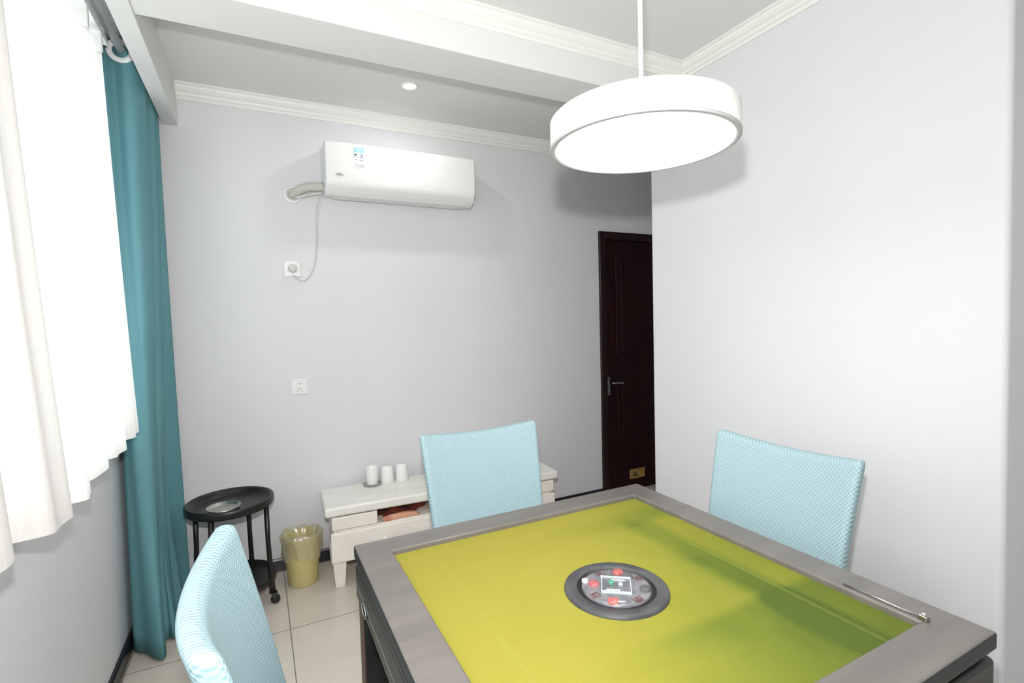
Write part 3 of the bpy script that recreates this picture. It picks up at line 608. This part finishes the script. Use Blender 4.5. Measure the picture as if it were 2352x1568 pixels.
for sx in (-1, 1):
    for sy in (-1, 1):
        b = new(); x0, x1 = sorted((sx*(HW-0.006), sx*(HW-0.066))); y0, y1 = sorted((sy*(HW-0.026), sy*(HW-0.09)))
        box(b, x0, x1, y0, y1, 0.012, TH-0.05); lg = obj('leg', b, M['table_black'], tb, bevel=0.006)
        b = new(); xo = sorted((sx*(HW-0.0045), sx*(HW-0.0065))); box(b, xo[0], xo[1], y0+0.004, y1-0.004, 0.05, TH-0.145); obj('leg_facing', b, M['brown_wood'], lg)
        b = new(); lathe(b, [(0, 0), (0.024, 0), (0.026, 0.004), (0.022, 0.014), (0, 0.014)], ((x0+x1)/2, (y0+y1)/2, 0), 24); obj('foot', b, M['black_plastic'], lg)
b = new(); box(b, -0.36, 0.36, -0.36, 0.36, 0.53, TH-0.034); obj('machine_body', b, M['table_black'], tb, bevel=0.01)
# control disc
DZ0 = TH-0.014; dcx, dcy = 0.698-CX, 0.887-CY
cd = bpy.data.objects.new('control_disc', None); COL.objects.link(cd); cd.parent = tb; cd.location = (dcx, dcy, DZ0)
b = new(); lathe(b, [(0.088, 0.0), (0.088, 0.006), (0.090, 0.008), (0.112, 0.008), (0.116, 0.005), (0.117, 0.0)], seg=80); obj('outer_ring', b, M['ring_grey'], cd)
b = new(); lathe(b, [(0, 0.002), (0.088, 0.002)], seg=64); obj('groove', b, M['table_black'], cd)
b = new(); lathe(b, [(0, 0.0085), (0.072, 0.0085), (0.0765, 0.007), (0.077, 0.002)], seg=72); obj('face_plate', b, M['plate_grey'], cd)
def btn(x, y, r, m, h=0.006, name='button'):
    b = new(); lathe(b, [(r, 0.0), (r, h-0.002), (r*0.85, h), (0, h)], (x, y, 0.0085), 24); return obj(name, b, m, cd)
for x, y in ((0.040, 0.044), (-0.046, -0.048), (-0.040, 0.030)): btn(x, y, 0.0125, M['pink'])
btn(-0.050, 0.050, 0.0075, M['white_ink'])
btn(0.046, -0.044, 0.0125, M['ring_grey'])
# square dice chamber turned with the disc
b = new(); s_ = 0.031
box(b, -s_, s_, -s_, s_, 0.0085, 0.0105); ch = obj('dice_chamber', b, M['plate_grey'], cd, bevel=0.001); ch.rotation_euler = (0, 0, math.radians(-37))
b = new()
for x0, x1, y0, y1 in ((-s_-0.004, s_+0.002, s_, s_+0.002), (-s_-0.002, s_+0.002, -s_-0.002, -s_), (-s_-0.002, -s_, -s_, s_), (s_, s_+0.002, -s_, s_)): box(b, x0, x1, y0, y1, 0.0085, 0.014)
obj('chamber_rim', b, M['white_ink'], ch)
b = new(); box(b, -0.017, -0.005, -0.004, 0.008, 0.0105, 0.0185); obj('die', b, M['die_green'], ch, bevel=0.002)
b = new(); box(b, 0.004, 0.015, -0.010, 0.001, 0.0105, 0.0185, Mx=None); obj('die', b, M['label_ink'], ch, bevel=0.002)
b = new(); box(b, -0.022, 0.008, -0.024, -0.020, 0.0105, 0.012); obj('chamber_marking', b, M['white_ink'], ch)
b = new(); box(b, -0.010, 0.020, 0.019, 0.023, 0.0105, 0.012); obj('chamber_marking', b, M['white_ink'], ch)
# four wind symbols made of strokes
SYM = [[(-1, .8, 1, .8), (0, 1, 0, -1), (-.7, .4, .7, .4), (-.7, -.1, .7, -.1), (-.7, .4, -.7, -.1), (.7, .4, .7, -.1), (0, -.1, -.9, -.9), (0, -.1, .9, -.9)],
       [(-1, .7, 1, .7), (0, 1, 0, .3), (-.9, .3, .9, .3), (-.9, .3, -.9, -1), (.9, .3, .9, -1), (-.5, -.1, .5, -.1), (-.5, -.5, .5, -.5), (0, -.1, 0, -1)],
       [(-1, .9, 1, .9), (-.8, .4, .8, .4), (-.8, .4, -.8, -.9), (.8, .4, .8, -.9), (-.8, -.9, .8, -.9), (-.25, .9, -.4, -.3), (.25, .9, .3, -.3), (.3, -.3, .7, -.3)],
       [(-.3, 1, -.3, -1), (-1, .4, -.3, .4), (-1, -.6, -.3, -.3), (.25, 1, .25, -.8), (.25, -.8, 1, -.8), (.25, .1, .9, .5), (1, -.8, 1, -.5)]]
for (x, y, a), st_ in zip(((0.064, 0.000, -90), (0.006, -0.066, 180), (-0.064, -0.008, 90), (0.0, 0.062, 0)), SYM):
    b = new()
    for x0, y0, x1, y1 in st_:
        p0 = Matrix.Rotation(math.radians(a), 3, 'Z') @ Vector((x0*0.0105, y0*0.0105, 0)); p1 = Matrix.Rotation(math.radians(a), 3, 'Z') @ Vector((x1*0.0105, y1*0.0105, 0))
        d_ = (p1-p0); L_ = d_.length; q = Matrix.Translation((x+(p0.x+p1.x)/2, y+(p0.y+p1.y)/2, 0)) @ Matrix.Rotation(math.atan2(d_.y, d_.x), 4, 'Z')
        box(b, -L_/2, L_/2, -0.0010, 0.0010, 0.0083, 0.0094, Mx=q)
    obj('wind_symbol', b, M['symbol_red'], cd)
b = new(); lathe(b, [(0.0785, 0.003), (0.0780, 0.010), (0.070, 0.0150), (0.04, 0.0175), (0, 0.018)], seg=64); obj('clear_dome', b, M['clear'], cd)

# thin steel score rod lying on the right rim with its clip
sr = thing('steel_rod', 'thin steel rod with end clip lying on right table rim', 'rod', (1.126, 0.497, TH))
b = new(); tube(b, [(0, 0.0, 0.0032), (-0.001, 0.14, 0.0026)], 0.0022, 10); obj('rod', b, M['chrome'], sr)
b = new(); box(b, -0.007, 0.007, -0.016, -0.001, 0.0, 0.010); box(b, -0.004, 0.004, -0.013, -0.005, 0.010, 0.014); obj('clip', b, M['steel'], sr, bevel=0.002)

# ------------------------------------------------------------------ chairs
def chair(name, label, loc, rotz):
    t = thing(name, label, 'chair', loc, rotz, 'blue covered chairs around the table')
    # backrest: leaning, curved in plan, ears at the top corners
    bm = new(); nu, nv, nt = 20, 18, 2; z0, z1 = 0.43, 0.955
    def pt(u, v, w_):
        hw = 0.215+0.026*v**1.3; x = (2*u-1)*hw; z = z0+(z1-z0)*v
        e = (2*u-1)**2
        z += v**3*0.024*(e-1)
        sag = 0.040*(1-e)*(0.35+0.65*v)
        y = 0.195+0.105*v*(0.75+0.25*v)+sag
        th = 0.052-0.012*v
        return (x, y+(w_-0.5)*th, z)
    g = {}
    for i in range(nu+1):
        for j in range(nv+1):
            for k in range(nt+1):
                if i in (0, nu) or j in (0, nv) or k in (0, nt): g[i, j, k] = bm.verts.new(pt(i/nu, j/nv, k/nt))
    for i in range(nu):
        for j in range(nv):
            for k in (0, nt): bm.faces.new([g[i, j, k], g[i+1, j, k], g[i+1, j+1, k], g[i, j+1, k]])
    for i in range(nu):
        for k in range(nt):
            for j in (0, nv): bm.faces.new([g[i, j, k], g[i+1, j, k], g[i+1, j, k+1], g[i, j, k+1]])
    for j in range(nv):
        for k in range(nt):
            for i in (0, nu): bm.faces.new([g[i, j, k], g[i, j+1, k], g[i, j+1, k+1], g[i, j, k+1]])
    obj('backrest_cover', bm, M['knit'], t, bevel=0.017, seg=5, angle=50)
    bm = new(); box(bm, -0.225, 0.225, -0.225, 0.20, 0.385, 0.47)
    bmesh.ops.subdivide_edges(bm, edges=bm.edges, cuts=8, use_grid_fill=True)
    for v in bm.verts:
        if v.co.z > 0.46: v.co.z += 0.018*(1-(v.co.x/0.225)**2)*(1-(v.co.y/0.225)**2)
    obj('seat_cover', bm, M['knit'], t, bevel=0.02, seg=4, angle=50)
    for sx in (-1, 1):
        bm = new()
        prism(bm, [(-0.016, -0.016), (0.016, -0.016), (0.016, 0.016), (-0.016, 0.016)], (sx*0.190, -0.195, 0), (sx*0.195, -0.19, 0.39), (1, 0, 0), (0, 1, 0)); obj('leg', bm, M['brown_wood'], t, bevel=0.003)
        bm = new()
        prism(bm, [(-0.016, -0.018), (0.016, -0.018), (0.016, 0.018), (-0.016, 0.018)], (sx*0.190, 0.225, 0), (sx*0.195, 0.172, 0.39), (1, 0, 0), (0, 1, 0)); obj('leg', bm, M['brown_wood'], t, bevel=0.003)
    return t
c0 = chair('dining_chair', 'pale blue knit-covered chair between table and cream cabinet', (0.748, 1.462, 0), 0)
copy_thing(c0, (1.155, 1.010, 0), -PI/2, 'pale blue knit-covered chair on right, against plain right wall')
copy_thing(c0, (0.225, 0.955, 0), PI/2, 'pale blue knit-covered chair seen edge-on in left foreground')
